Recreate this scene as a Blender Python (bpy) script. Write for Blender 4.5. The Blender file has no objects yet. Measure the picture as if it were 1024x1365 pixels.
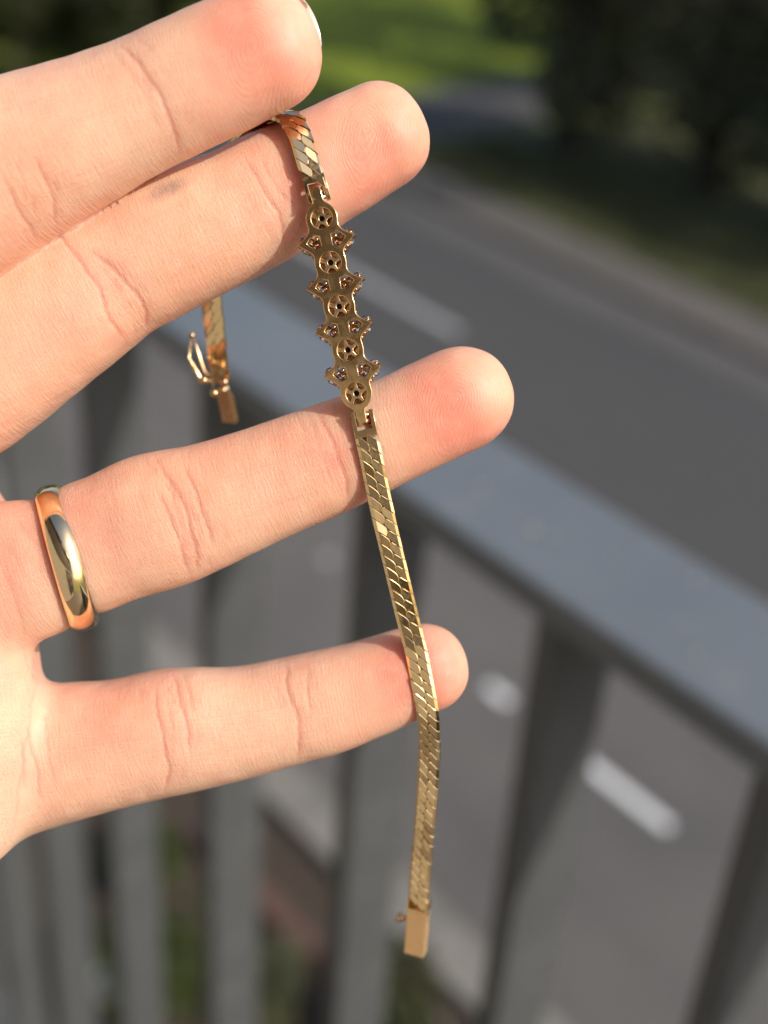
import bpy, math, random
import numpy as np
from mathutils import Vector, Matrix
random.seed(7); rng = np.random.default_rng(7)
sc = bpy.context.scene
COL = sc.collection

# ------------------------------------------------------------------ camera, sky, sun, exposure
FPX = 1820.0                       # focal length in pixels of the 1024x1365 picture
PITCH = math.radians(32); ROLL = math.radians(4.16); STREET = math.radians(40.8)
CAMZ = 5.0
F = Vector((0, math.cos(PITCH), -math.sin(PITCH))); U0 = Vector((0, math.sin(PITCH), math.cos(PITCH))); R0 = Vector((1, 0, 0))
RX = R0*math.cos(ROLL)+U0*math.sin(ROLL); UY = U0*math.cos(ROLL)-R0*math.sin(ROLL)
CM = Matrix(((RX.x, UY.x, -F.x, 0), (RX.y, UY.y, -F.y, 0), (RX.z, UY.z, -F.z, CAMZ), (0, 0, 0, 1)))
cd = bpy.data.cameras.new('camera'); cam = bpy.data.objects.new('camera', cd); COL.objects.link(cam)
cam.matrix_world = CM; sc.camera = cam
cd.sensor_fit = 'VERTICAL'; cd.sensor_height = 36; cd.sensor_width = 27; cd.lens = 36*FPX/1365
cd.clip_start = 0.01; cd.clip_end = 400
cd.dof.use_dof = True; cd.dof.focus_distance = 0.1925; cd.dof.aperture_fstop = 10.0

SUN_AZ = math.radians(118); SUN_EL = math.radians(40)     # azimuth clockwise from +Y
sdir = Vector((math.sin(SUN_AZ)*math.cos(SUN_EL), math.cos(SUN_AZ)*math.cos(SUN_EL), math.sin(SUN_EL)))
sd = bpy.data.lights.new('sun', 'SUN'); sun = bpy.data.objects.new('sun', sd); COL.objects.link(sun)
sd.energy = 3.45; sd.angle = math.radians(0.5); sd.color = (1.0, 0.94, 0.87)
sun.rotation_euler = sdir.to_track_quat('Z', 'Y').to_euler(); sun.location = (6, -6, 12)
wd = bpy.data.worlds.new("World"); sc.world = wd; wd.use_nodes = True
nt = wd.node_tree; bg = nt.nodes['Background']; sky = nt.nodes.new('ShaderNodeTexSky')
sky.sky_type = 'NISHITA'; sky.sun_disc = False; sky.sun_elevation = SUN_EL; sky.sun_rotation = SUN_AZ
sky.air_density = 1.0; sky.dust_density = 2.5; sky.ozone_density = 1.0
nt.links.new(sky.outputs[0], bg.inputs[0]); bg.inputs[1].default_value = 0.15
vs = sc.view_settings; vs.view_transform = 'Standard'; vs.look = 'None'; vs.gamma = 1; vs.exposure = 0.15; vs.use_curve_mapping = False
sc.cycles.max_bounces = 8; sc.cycles.caustics_reflective = False; sc.cycles.caustics_refractive = False
sc.cycles.sample_clamp_indirect = 6

# ------------------------------------------------------------------ material helpers
class NT:
    def __init__(s, name):
        s.m = bpy.data.materials.new(name); s.m.use_nodes = True
        s.t = s.m.node_tree; s.b = s.t.nodes['Principled BSDF']
    def n(s, typ, ins=None, **kw):
        nd = s.t.nodes.new(typ)
        for k, v in kw.items(): setattr(nd, k, v)
        for k, v in (ins or {}).items(): s.set(nd, k, v)
        return nd
    def set(s, nd, k, v):
        sock = nd.inputs[k]
        if isinstance(v, bpy.types.NodeSocket): s.t.links.new(v, sock)
        elif isinstance(v, bpy.types.Node): s.t.links.new(v.outputs[0], sock)
        else: sock.default_value = v
    def math(s, op, a, b=0.0, c=None):
        nd = s.n('ShaderNodeMath', operation=op); s.set(nd, 0, a); s.set(nd, 1, b)
        if c is not None: s.set(nd, 2, c)
        return nd.outputs[0]
    def mix(s, f, a, b, mode='MIX'):
        nd = s.n('ShaderNodeMix', data_type='RGBA', blend_type=mode); s.set(nd, 0, f)
        for k, v in ((6, a), (7, b)):
            s.set(nd, k, (*v, 1) if isinstance(v, tuple) and len(v) == 3 else v)
        return nd.outputs[2]
    def noise(s, vec, scale, detail=3, rough=.5, out=0):
        nd = s.n('ShaderNodeTexNoise', {'Scale': scale, 'Detail': detail, 'Roughness': rough})
        if vec is not None: s.set(nd, 'Vector', vec)
        return nd.outputs[out]
    def ramp(s, f, lo, hi):
        nd = s.n('ShaderNodeMapRange', {0: f, 1: lo, 2: hi}); nd.clamp = True; return nd.outputs[0]
    def mapping(s, vec, scale=(1, 1, 1), rot=(0, 0, 0)):
        return s.n('ShaderNodeMapping', {'Vector': vec, 'Scale': scale, 'Rotation': rot}).outputs[0]
    def obj(s): return s.n('ShaderNodeTexCoord').outputs['Object']
    def bump(s, h, dist, strength=1.0, normal=None):
        nd = s.n('ShaderNodeBump', {'Height': h, 'Distance': dist, 'Strength': strength})
        if normal is not None: s.set(nd, 'Normal', normal)
        return nd.outputs[0]
    def P(s, **kw):
        names = dict(col='Base Color', rough='Roughness', metal='Metallic', normal='Normal', spec='Specular IOR Level', ior='IOR', trans='Transmission Weight', sss='Subsurface Weight', sssr='Subsurface Radius', ssss='Subsurface Scale', coat='Coat Weight', coatr='Coat Roughness', sheen='Sheen Weight')
        for k, v in kw.items():
            if k == 'col' and isinstance(v, tuple) and len(v) == 3: v = (*v, 1)
            s.set(s.b, names[k], v)
        return s.m

def mottled(name, a, b, scale, rough=.8, bump=0.0, bscale=None, metal=0, lo=.35, hi=.65):
    N = NT(name); o = N.obj(); f = N.ramp(N.noise(o, scale, 5, .6), lo, hi)
    kw = dict(col=N.mix(f, a, b), rough=rough, metal=metal)
    if bump: kw['normal'] = N.bump(N.noise(o, bscale or scale*4, 4), bump)
    return N.P(**kw)

# street paving
def asphalt_mat():
    N = NT('asphalt'); o = N.obj()
    grain = N.noise(o, 90, 3, .7); patch = N.noise(o, .5, 4, .6)
    sep = N.n('ShaderNodeSeparateXYZ', {0: o}); x = sep.outputs[0]
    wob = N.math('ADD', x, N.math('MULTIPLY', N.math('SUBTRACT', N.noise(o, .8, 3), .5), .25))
    far = N.ramp(wob, 4.9, 6.8)                       # far lane painted darker, as shade lying across it
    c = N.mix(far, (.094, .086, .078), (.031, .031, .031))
    gut = N.math('MULTIPLY', N.ramp(wob, 8.25, 8.6), N.math('SUBTRACT', 1.0, N.ramp(wob, 8.85, 9.05)))
    c = N.mix(gut, c, (.026, .027, .029)); c = N.mix(N.ramp(wob, 8.95, 9.15), c, (.072, .070, .066))
    c = N.mix(N.ramp(patch, .45, .7), c, N.mix(.6, c, (.035, .035, .035)))
    c = N.mix(N.math('MULTIPLY', N.ramp(N.noise(N.mapping(o, (2.2, .12, 1)), 1.0, 4, .6), .5, .7), .35), c, (.03, .03, .03))
    c = N.mix(N.math('MULTIPLY', N.ramp(grain, .35, .8), .45), c, (.2, .19, .18))
    return N.P(col=c, rough=.85, normal=N.bump(grain, .004))
M = {}
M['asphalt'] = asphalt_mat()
M['paint'] = mottled('worn_road_paint', (.70, .71, .70), (.52, .52, .50), 25, .7, .001, lo=.5, hi=.8)
M['paint_old'] = mottled('faded_road_paint', (.34, .34, .34), (.20, .20, .20), 25, .8, .001, lo=.4, hi=.7)
M['footpath'] = mottled('concrete_footpath', (.080, .073, .066), (.11, .10, .09), 3, .9, .002)
M['kerb'] = mottled('pale_kerb_concrete', (.23, .215, .185), (.11, .105, .095), 1.3, .9, .002)
M['mulch'] = mottled('bark_mulch', (.045, .036, .026), (.085, .058, .04), 30, .95, .02)
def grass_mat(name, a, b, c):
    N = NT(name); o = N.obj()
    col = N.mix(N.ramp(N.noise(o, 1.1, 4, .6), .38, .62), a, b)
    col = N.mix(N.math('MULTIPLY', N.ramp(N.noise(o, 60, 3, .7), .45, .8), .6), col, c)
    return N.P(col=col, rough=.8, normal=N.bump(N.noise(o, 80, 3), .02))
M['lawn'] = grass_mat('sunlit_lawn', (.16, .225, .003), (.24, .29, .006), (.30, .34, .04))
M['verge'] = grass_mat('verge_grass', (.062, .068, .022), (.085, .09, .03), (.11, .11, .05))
def leaf_mat(name, a, b):
    N = NT(name); inf = N.n('ShaderNodeNewGeometry'); o = N.obj()
    f = inf.outputs['Random Per Island']
    col = N.mix(f, a, b); col = N.mix(N.ramp(N.noise(o, 2.2, 3), .4, .65), col, N.mix(.5, col, (.12, .12, .05)))
    m = N.P(col=col, rough=.5); tr = N.n('ShaderNodeBsdfTranslucent', {'Color': col}); mx = N.n('ShaderNodeMixShader', {0: .5})
    N.t.links.new(N.b.outputs[0], mx.inputs[1]); N.t.links.new(tr.outputs[0], mx.inputs[2])
    N.t.links.new(mx.outputs[0], [q for q in N.t.nodes if q.type == 'OUTPUT_MATERIAL'][0].inputs[0]); return m
M['leaf_dark'] = leaf_mat('dark_evergreen_leaves', (.12, .128, .07), (.18, .187, .11))
M['leaf_olive'] = leaf_mat('olive_leaves', (.04, .05, .02), (.085, .095, .036))
M['leaf_green'] = leaf_mat('fresh_green_leaves', (.065, .095, .02), (.11, .145, .038))
M['bark'] = mottled('tree_bark', (.09, .07, .055), (.045, .035, .028), 12, .9, .02)
M['render_wall'] = mottled('cream_wall_render', (.62, .57, .48), (.56, .51, .43), 2, .9, .002, 120)
M['stone_white'] = mottled('white_stone', (.75, .74, .70), (.62, .60, .56), 6, .7, .003)
M['terracotta'] = mottled('terracotta_brick', (.115, .062, .046), (.09, .052, .04), 14, .9, .003)
M['floor_tile'] = mottled('balcony_timber_boards', (.17, .148, .125), (.13, .115, .10), 5, .6, .001)
M['added_boards'] = mottled('added_dark_boards', (.06, .045, .03), (.09, .07, .05), 6, .8, .003)
def paint_metal(nm='slate_grey_powder_coat', a=(.080, .085, .086), b=(.094, .098, .098)):
    N = NT(nm); o = N.obj()
    f = N.ramp(N.noise(o, 6, 4), .35, .7)
    dust = N.ramp(N.noise(o, 55, 4, .7), .55, .8)
    c = N.mix(f, a, b); c = N.mix(N.math('MULTIPLY', dust, .4), c, (.25, .25, .24))
    return N.P(col=c, rough=N.math('ADD', .33, N.math('MULTIPLY', dust, .15)), normal=N.bump(N.noise(o, 900, 2), .0001), spec=.6)
M['rail'] = paint_metal(); M['rail_top'] = paint_metal('sky_bright_handrail_coat', (.122, .138, .150), (.150, .165, .178))  # handrail coat lightened in colour for the sky sheen on its top
N_ = NT('dark_window_glass'); M['glass'] = N_.P(col=(.02, .022, .025), rough=.05, spec=.6)
M['frame_dark'] = mottled('dark_door_frame', (.05, .052, .055), (.06, .06, .06), 5, .4)

# ------------------------------------------------------------------ mesh helpers
def mesh(name, v, f, m=None, parent=None, smooth=False):
    me = bpy.data.meshes.new(name); me.from_pydata([tuple(p) for p in v], [], f); me.update()
    if smooth: me.polygons.foreach_set('use_smooth', [True]*len(me.polygons))
    o = bpy.data.objects.new(name, me); COL.objects.link(o)
    if m: me.materials.append(m)
    if parent: o.parent = parent
    return o
def empty(name, loc=(0, 0, 0), rz=0.0):
    o = bpy.data.objects.new(name, None); COL.objects.link(o); o.location = loc; o.rotation_euler = (0, 0, rz)
    o.empty_display_size = .05; return o
def tag(o, label=None, cat=None, group=None, kind=None):
    for k, val in (('label', label), ('category', cat), ('group', group), ('kind', kind)):
        if val: o[k] = val
    return o
def box(x0, x1, y0, y1, z0, z1, b=0.0):
    """box with chamfered edges along every side; returns verts, faces"""
    if b <= 0:
        v = [(x, y, z) for z in (z0, z1) for y in (y0, y1) for x in (x0, x1)]
        return v, [(0, 2, 3, 1), (4, 5, 7, 6), (0, 1, 5, 4), (2, 6, 7, 3), (0, 4, 6, 2), (1, 3, 7, 5)]
    import bmesh
    bm = bmesh.new(); bmesh.ops.create_cube(bm, size=1)
    for q in bm.verts: q.co = Vector(((x0+x1)/2+q.co.x*(x1-x0), (y0+y1)/2+q.co.y*(y1-y0), (z0+z1)/2+q.co.z*(z1-z0)))
    bmesh.ops.bevel(bm, geom=bm.edges[:], offset=b, segments=2, profile=.5, affect='EDGES')
    bm.verts.index_update()
    v = [tuple(q.co) for q in bm.verts]; f = [tuple(q.index for q in fc.verts) for fc in bm.faces]; bm.free(); return v, f
def merge(*parts):
    V = []; Fc = []
    for v, f in parts:
        k = len(V); V += list(v); Fc += [tuple(i+k for i in q) for q in f]
    return V, Fc
def tube(pts, rad, seg=10, cap=True):
    pts = [Vector(p) for p in pts]; n = len(pts)
    rad = [rad]*n if not hasattr(rad, '__len__') else rad
    V = []; Fc = []; ref = None
    for i, p in enumerate(pts):
        t = (pts[min(i+1, n-1)]-pts[max(i-1, 0)]).normalized()
        if ref is None: ref = t.orthogonal().normalized()
        ref = (ref-t*ref.dot(t)).normalized(); b = t.cross(ref)
        for k in range(seg):
            a = 2*math.pi*k/seg; V.append(tuple(p+(ref*math.cos(a)+b*math.sin(a))*rad[i]))
    for i in range(n-1):
        for k in range(seg):
            Fc.append((i*seg+k, i*seg+(k+1) % seg, (i+1)*seg+(k+1) % seg, (i+1)*seg+k))
    if cap: Fc.append(tuple(reversed(range(seg)))); Fc.append(tuple(range((n-1)*seg, n*seg)))
    return V, Fc
def ball(c, r, seg=10, rings=6, sq=(1, 1, 1)):
    V = []; Fc = []
    for i in range(rings+1):
        th = math.pi*i/rings
        for k in range(seg):
            a = 2*math.pi*k/seg
            V.append((c[0]+r*sq[0]*math.sin(th)*math.cos(a), c[1]+r*sq[1]*math.sin(th)*math.sin(a), c[2]+r*sq[2]*math.cos(th)))
    for i in range(rings):
        for k in range(seg): Fc.append((i*seg+k, (i+1)*seg+k, (i+1)*seg+(k+1) % seg, i*seg+(k+1) % seg))
    return V, Fc

# ------------------------------------------------------------------ street frame: x = away from the house, y = along the street
def W(n, t, z=0.0):
    return Vector((n*math.cos(STREET)-t*math.sin(STREET), n*math.sin(STREET)+t*math.cos(STREET), z))
def st_obj(name, vf, m, kind='structure', smooth=False):
    o = mesh(name, vf[0], vf[1], m, smooth=smooth); o.rotation_euler = (0, 0, STREET)
    if kind: o['kind'] = kind
    return o
def sheet(n0, n1, t0, t1, z):
    return [(n0, t0, z), (n1, t0, z), (n1, t1, z), (n0, t1, z)], [(0, 1, 2, 3)]
def slab(n0, n1, t0, t1, z0, z1, b=.01): return box(n0, n1, t0, t1, z0, z1, b)
st_obj('ground', sheet(-150, 200, -150, 200, 0), M['lawn'])
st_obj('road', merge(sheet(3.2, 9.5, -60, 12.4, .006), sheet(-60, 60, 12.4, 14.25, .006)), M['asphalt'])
st_obj('footpath', slab(9.5, 10.2, -60, 12.0, -.05, .07), M['footpath'])
def kerb_blocks():
    t = -3.0; root = empty('kerb'); root.rotation_euler = (0, 0, STREET); root['kind'] = 'structure'
    v, f = slab(2.93, 3.2, 0, .885, -.05, .11, .015); me = None
    for i in range(17):
        if me is None: o = mesh('kerb_stone', v, f, M['kerb'], root); me = o.data
        else: o = bpy.data.objects.new('kerb_stone', me); COL.objects.link(o); o.parent = root
        o.location = (0, t+.9*i, random.uniform(-.004, .004))
kerb_blocks()
st_obj('verge', slab(10.2, 60, -60, 12.2, -.05, .05), M['verge'])
st_obj('garden_bed', slab(-1.4, 2.92, -20, 12.2, -.05, .04), M['mulch'])
# painted dashes
def dash(n, t0, t1, w=.11, m='paint'):
    o = st_obj('lane_marking', sheet(n-w/2, n+w/2, t0, t1, .011), M[m]); return o
dash(4.55, 5.74, 5.84, .085, 'paint_old')
for t0, t1 in ((2.86, 3.80), (4.06, 4.24), (.6, 1.5), (-1.6, -.7)): dash(4.55, t0, t1, .07)
for t0, t1 in ((8.0, 10.6), (1.0, 2.6), (-4, -2.2)): dash(7.62, t0, t1, .12, 'paint_old')
# grass tufts on the verge and lawn (too many to count)
def tufts(name, mat, n, n0, n1, t0, t1, z, h, label):
    a = rng.uniform(n0, n1, n); b = rng.uniform(t0, t1, n); ang = rng.uniform(0, 6.28, n); hh = h*rng.uniform(.5, 1.2, n)
    v = np.empty((n, 3, 3)); w = .006
    v[:, 0] = np.stack([a-np.cos(ang)*w, b-np.sin(ang)*w, np.full(n, z)], 1)
    v[:, 1] = np.stack([a+np.cos(ang)*w, b+np.sin(ang)*w, np.full(n, z)], 1)
    v[:, 2] = np.stack([a+rng.normal(0, .02, n), b+rng.normal(0, .02, n), z+hh], 1)
    o = mesh(name, v.reshape(-1, 3).tolist(), [(3*i, 3*i+1, 3*i+2) for i in range(n)], mat)
    o.rotation_euler = (0, 0, STREET); tag(o, label, 'grass', kind='stuff')
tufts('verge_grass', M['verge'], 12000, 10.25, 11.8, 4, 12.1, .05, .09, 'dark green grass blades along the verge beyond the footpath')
tufts('lawn_grass', M['lawn'], 14000, 6, 19, 14.3, 21, 0, .10, 'bright sunlit grass blades of the lawn beyond the side street')

# ------------------------------------------------------------------ trees and shrubs
def leaves(lobes, n, size):
    """leaf quads scattered through a set of lobes (cx, cy, cz, r)"""
    lob = np.array(lobes); wgt = lob[:, 3]**2; idx = rng.choice(len(lob), n, p=wgt/wgt.sum())
    d = rng.normal(size=(n, 3)); d /= np.linalg.norm(d, axis=1)[:, None]
    r = lob[idx, 3]*rng.uniform(.45, 1.08, n)**.6
    c = lob[idx, :3]+d*r[:, None]*np.array([1, 1, .85])
    a = rng.normal(size=(n, 3)); a /= np.linalg.norm(a, axis=1)[:, None]
    b = np.cross(a, rng.normal(size=(n, 3))); b /= np.linalg.norm(b, axis=1)[:, None]
    s = size*rng.uniform(.6, 1.3, n)[:, None]
    v = np.stack([c-a*s, c+b*s*.5, c+a*s, c-b*s*.5], 1).reshape(-1, 3)
    return v.tolist(), [(4*i, 4*i+1, 4*i+2, 4*i+3) for i in range(n)]
def tree(n, t, h, r, mat, label, group, name='tree', cat='tree', nl=9000, size=.09, low=.25, trunk=.14):
    p = W(n, t, .03); root = empty(name, p); tag(root, label, cat, group)
    lob = []
    for k in range(13):
        a = random.uniform(0, 6.28); z = random.uniform(low, .92); rr = r*math.sqrt(max(.1, 1-(2*z-1.05)**2))*random.uniform(.25, .75)
        lob.append((math.cos(a)*rr, math.sin(a)*rr, z*h, r*random.uniform(.38, .58)))
    parts = [tube([(0, 0, -.1), (.04, .02, h*.25), (-.03, .05, h*.5), (.03, 0, h*.78)], [trunk*1.25, trunk, trunk*.7, trunk*.2], 9)]
    for k in range(7):
        q = lob[k]; z0 = h*random.uniform(.2, .5)
        parts.append(tube([(0, 0, z0), (q[0]*.5, q[1]*.5, (z0+q[2])*.52), (q[0], q[1], q[2])], [trunk*.45, trunk*.3, trunk*.08], 6))
    v, f = merge(*parts); mesh('trunk', v, f, M['bark'], root, True)
    v, f = leaves(lob, nl, size); mesh('crown', v, f, mat, root)
    return root
G1 = 'dark evergreen trees standing behind the far footpath'
for i, (n, t, h, r, s) in enumerate(((12.2, 11.3, 4.6, 1.35, 'slim dark evergreen tree beside the corner of the side street'),
        (12.6, 9.4, 4.6, 1.7, 'broad dark evergreen tree casting the blackest shade behind the footpath'),
        (12.5, 7.2, 4.6, 1.6, 'dark tree with brownish trunk nearest the right edge behind the verge'),
        (14.3, 13.2, 6.0, 1.5, 'tall dark tree in the back row next to the bright lawn'),
        (17.2, 13.6, 6.0, 2.0, 'tall dark tree in the middle of the back row'),
        (18.2, 9.8, 6.0, 2.0, 'tall dark tree at the right end of the back row'),
        (21.0, 15.0, 6.5, 2.4, 'farthest grey green tree towering over the back row'))):
    tree(n, t, h, r, M['leaf_dark'] if i < 5 else M['leaf_olive'], s, G1, low=.10 if i < 3 else .06, nl=5600, size=.10)
G2 = 'olive green trees beyond the side street at top left'
for n, t, h, r, s in ((6.3, 16.6, 4.4, 2.0, 'olive green tree at the left edge beyond the side street'),
        (9.4, 18.4, 4.6, 1.9, 'olive green tree closest to the bright lawn'),
        (8.0, 21.0, 5.5, 2.6, 'larger olive tree behind the other two on the left'),
        (3.0, 18.2, 4.5, 2.0, 'olive tree farthest left at the end of the road')):
    tree(n, t, h, r, M['leaf_olive'], s, G2, low=.1)
def shrub(n, t, h, r, mat, label, size=.03, nl=1500, name='shrub', cat='shrub', group=None):
    p = W(n, t, .04); root = empty(name, p); tag(root, label, cat, group)
    lob = [(random.uniform(-.5, .5)*r, random.uniform(-.5, .5)*r, h*random.uniform(.3, .85), r*random.uniform(.35, .6)) for _ in range(8)]
    parts = [tube([(0, 0, -.05), (q[0]*.5, q[1]*.5, q[2]*.5), (q[0], q[1], q[2])], [.02, .012, .004], 6) for q in lob[:6]]
    v, f = merge(*parts); mesh('stem', v, f, M['bark'], root, True)
    v, f = leaves(lob, nl, size); mesh('foliage', v, f, mat, root)
G3 = 'shrubs in the garden bed below the balcony'
shrub(1.92, 3.42, .55, .34, M['leaf_green'], 'yellow green shrub showing between the left balusters', group=G3)
shrub(2.2, 4.05, .45, .22, M['leaf_green'], 'small yellow green shrub just above the larger one between the balusters', group=G3)
shrub(2.5, 2.72, .5, .26, M['leaf_olive'], 'dark green shrub behind the box clasp of the bracelet', group=G3)
shrub(2.2, 3.2, .35, .25, M['leaf_dark'], 'dim grey green shrub between the middle balusters', group=G3)
shrub(1.0, 6.9, .9, .5, M['leaf_olive'], 'mossy green shrub seen under the middle finger', group=G3)
shrub(1.9, 7.4, .8, .45, M['leaf_olive'], 'olive shrub seen left of the ring between balusters', group=G3)
shrub(2.0, 5.4, .5, .3, M['leaf_dark'], 'low dark shrub near the kerb behind the little finger', group=G3)
def rock(n, t, r, mat, label, name, cat):
    v, f = ball((0, 0, 0), r, 12, 8, (1.2, .9, .7))
    v = [tuple(c*(1+.12*math.sin(9*p[0]/r+7*p[1]/r+3*p[2]/r)) for c in p) for p in v]
    o = mesh(name, v, f, mat, smooth=True); o.location = W(n, t, .04+r*.45); tag(o, label, cat)
rock(1.72, 3.62, .085, M['stone_white'], 'bright white garden stone low at bottom left between balusters', 'garden_stone', 'stone')
rock(2.78, 2.66, .05, M['kerb'], 'pale rounded stone in the bed right of the clasp', 'garden_stone', 'stone')
rock(2.72, 2.35, .06, M['stone_white'], 'whitish stone at the bottom edge beside the sixth baluster', 'garden_stone', 'stone')
for n, t, r_, s_ in ((7.45, 16.0, 1.05, 'low olive bush in front of the leftmost trees by the side street'), (8.05, 16.9, 1.0, 'round olive bush filling the gap between two bushes at the far left'), (8.5, 15.7, .9, 'middle olive bush in the row before the far trees'), (9.6, 16.1, .85, 'olive bush nearest the bright lawn at the end of its row')):
    shrub(n, t, 1.9, r_, M['leaf_olive'], s_, size=.06, nl=5000, name='bush', cat='bush', group='olive bushes in front of the far trees')
rock(7.55, 5.95, .022, M['kerb'], 'pale pebble lying alone on the dark far lane of the road', 'pebble', 'pebble')
# loose red bricks edging the bed
def bricks():
    root = empty('brick_edging', W(2.55, 3.4, .05), STREET); tag(root, 'row of reddish bricks edging the mulch behind the balusters', 'bricks')
    v, f = box(-.055, .055, -.11, .11, 0, .07, .006); me = None
    for i in range(4):
        if me is None: o = mesh('brick', v, f, M['terracotta'], root); me = o.data
        else: o = bpy.data.objects.new('brick', me); COL.objects.link(o); o.parent = root
        o.location = (random.uniform(-.01, .01), -.1+.235*i, 0); o.rotation_euler = (0, 0, random.uniform(-.06, .06))
bricks()

# ------------------------------------------------------------------ house, balcony, railing
st_obj('balcony_floor', slab(-1.6, .335, -5.2, 3.3, 3.35, 3.53), M['floor_tile'])
def house():
    root = empty('house', W(-1.6, 0, 0), STREET); tag(root, 'unseen cream rendered house wall with added dark glazed doors behind the balcony', 'house')
    v, f = merge(box(-.3, 0, -7, -4.8, 0, 5.99), box(-.3, 0, -2.0, 7, 0, 5.99), box(-.3, 0, -4.8, -2.0, 5.75, 5.99), box(-.3, 0, -4.8, -2.0, 0, 3.55))
    for k in range(16):  # unseen dark boards added so the gold plate mirrors something dark
        mesh('added_dark_board', *box(-.28, .02, -7, 7, 5.992+.16*k, 5.992+.16*k+.153, .006), M['added_boards'], root)
    mesh('wall', v, f, M['render_wall'], root)
    v, f = box(-.6, .3, -7.2, 7.2, 8.6, 8.75, .01); mesh('roof', v, f, M['frame_dark'], root)
    d = mesh('door', *merge(box(-.2, -.12, -4.8, -4.72, 3.56, 5.75, .004), box(-.2, -.12, -2.08, -2.0, 3.56, 5.75, .004), box(-.2, -.12, -3.44, -3.36, 3.64, 5.67, .004),  # unseen door, placed for the dark reflection in the gold
            box(-.2, -.12, -4.72, -2.08, 3.56, 3.64, .004), box(-.2, -.12, -4.72, -2.08, 5.67, 5.75, .004)), M['frame_dark'], root)
    for a, b in ((-4.72, -3.44), (-3.36, -2.08)):
        v, f = box(-.17, -.15, a, b, 3.64, 5.67); mesh('pane', v, f, M['glass'], d)
    v, f = box(-.12, -.08, -3.42, -3.38, 4.5, 4.7, .005); mesh('handle', v, f, M['frame_dark'], d)
house()
def railing():
    root = empty('balcony_railing', W(.41, 0, 3.42), STREET); tag(root, 'slate grey metal balcony railing with flat handrail and upright bars', 'railing')
    zb = 3.42
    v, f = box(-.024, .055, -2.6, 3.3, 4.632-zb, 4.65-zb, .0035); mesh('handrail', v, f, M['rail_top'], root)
    v, f = box(-.028, .028, -2.59, 3.29, -.045, -.002, .003); mesh('bottom_rail', v, f, M['rail'], root)
    ts = [.205, .33, .467, .622, .78, .93, 1.07]
    ts = [.205-.135*k for k in range(20, 0, -1)]+ts+[1.07+.145*k for k in range(1, 15)]
    v, f = box(-.0225, .021, -.0075, .0075, 0, 4.6335-zb, .002); me = None
    for t in ts:
        if me is None: o = mesh('baluster', v, f, M['rail'], root); me = o.data
        else: o = bpy.data.objects.new('baluster', me); COL.objects.link(o); o.parent = root
        o.location = (0, t, 0)
    for t in (-2.0, .55, 3.0):
        v, f = box(-.075, -.028, t-.03, t+.03, -.02, .1, .003); mesh('bracket', v, f, M['rail'], root)
    # dried water spots on the handrail that catch the sun
    me = None
    for x, y, r_ in ((.012, .415, .0022), (.006, .372, .0026), (.010, .362, .0016), (.030, .455, .0018), (-.004, .262, .0018), (.022, .335, .0012), (.041, .30, .0015), (.0, .50, .0014), (.035, .52, .0016)):
        if me is None:
            v, f = ball((0, 0, 0), 1, 10, 6, (1, 1, .25)); o = mesh('water_spot', v, f, M['stone_white'], root, True); me = o.data
        else: o = bpy.data.objects.new('water_spot', me); COL.objects.link(o); o.parent = root
        o.location = (x, y, 4.6503-zb); o.scale = (r_, r_, r_)
railing()
# ------------------------------------------------------------------ near things live in camera-aligned metres: C(px, py, depth)
def C(x, y, d): return np.array([(x-512)/FPX*d, (682.5-y)/FPX*d, -d])
def place_root(name, c, **kw):
    o = bpy.data.objects.new(name, None); COL.objects.link(o); o.empty_display_size = .01
    o.matrix_world = CM @ Matrix.Translation(Vector(c)); tag(o, **kw); return o

# ---- hand: traced outlines give each finger's widths; the surface is one blended implicit solid
FING = {
 'index': dict(A=(-240, 340), B=(424, 45), dA=.1900, dB=.1850, hr=.86, L=1.15, roll=0,
   top=[(-260, 190), (-100, 142), (0, 107), (88, 82), (158, 57), (234, 24), (287, 1), (330, -14)],
   bot=[(-220, 500), (-100, 435), (0, 366), (59, 322), (117, 284), (199, 234), (240, 213), (293, 188), (328, 171), (381, 142)]),
 'middle': dict(A=(-260, 570), B=(572, 172), dA=.1985, dB=.1975, hr=.88, L=1.2, roll=0,
   top=[(-260, 440), (-120, 385), (0, 335), (60, 305), (135, 271), (205, 234), (243, 217), (280, 206), (315, 188), (353, 173), (406, 150), (444, 132), (480, 116)],
   bot=[(-240, 710), (-100, 650), (0, 602), (47, 567), (97, 526), (158, 476), (196, 443), (298, 391), (339, 369), (412, 328), (456, 297), (508, 265), (535, 246)]),
 'ring': dict(pinch=(89, 744, .2005), A=(-200, 830), B=(682, 512), dA=.2010, dB=.1985, hr=.88, L=1.25, roll=0,
   top=[(-200, 700), (-60, 685), (6, 669), (41, 668), (81, 652), (129, 630), (161, 613), (199, 602), (252, 595), (300, 582), (350, 565), (400, 547), (453, 528), (502, 507), (541, 488), (582, 469)],
   bot=[(-180, 960), (-60, 905), (32, 863), (70, 848), (97, 834), (132, 819), (187, 797), (252, 777), (300, 755), (400, 709), (459, 684), (517, 656), (576, 626), (628, 601)]),
 'little': dict(A=(-180, 1080), B=(624, 886), dA=.2080, dB=.2055, hr=.88, L=1.2, roll=0,
   top=[(-180, 960), (-40, 930), (47, 913), (79, 911), (141, 908), (176, 900), (211, 892), (249, 890), (300, 891), (328, 888), (384, 875), (445, 862), (492, 850), (530, 838), (560, 832)],
   bot=[(-160, 1200), (-60, 1150), (15, 1119), (59, 1106), (117, 1089), (164, 1076), (214, 1064), (240, 1058), (300, 1044), (340, 1034), (395, 1019), (457, 1003), (504, 983), (540, 968), (575, 950)]),
}
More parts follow.
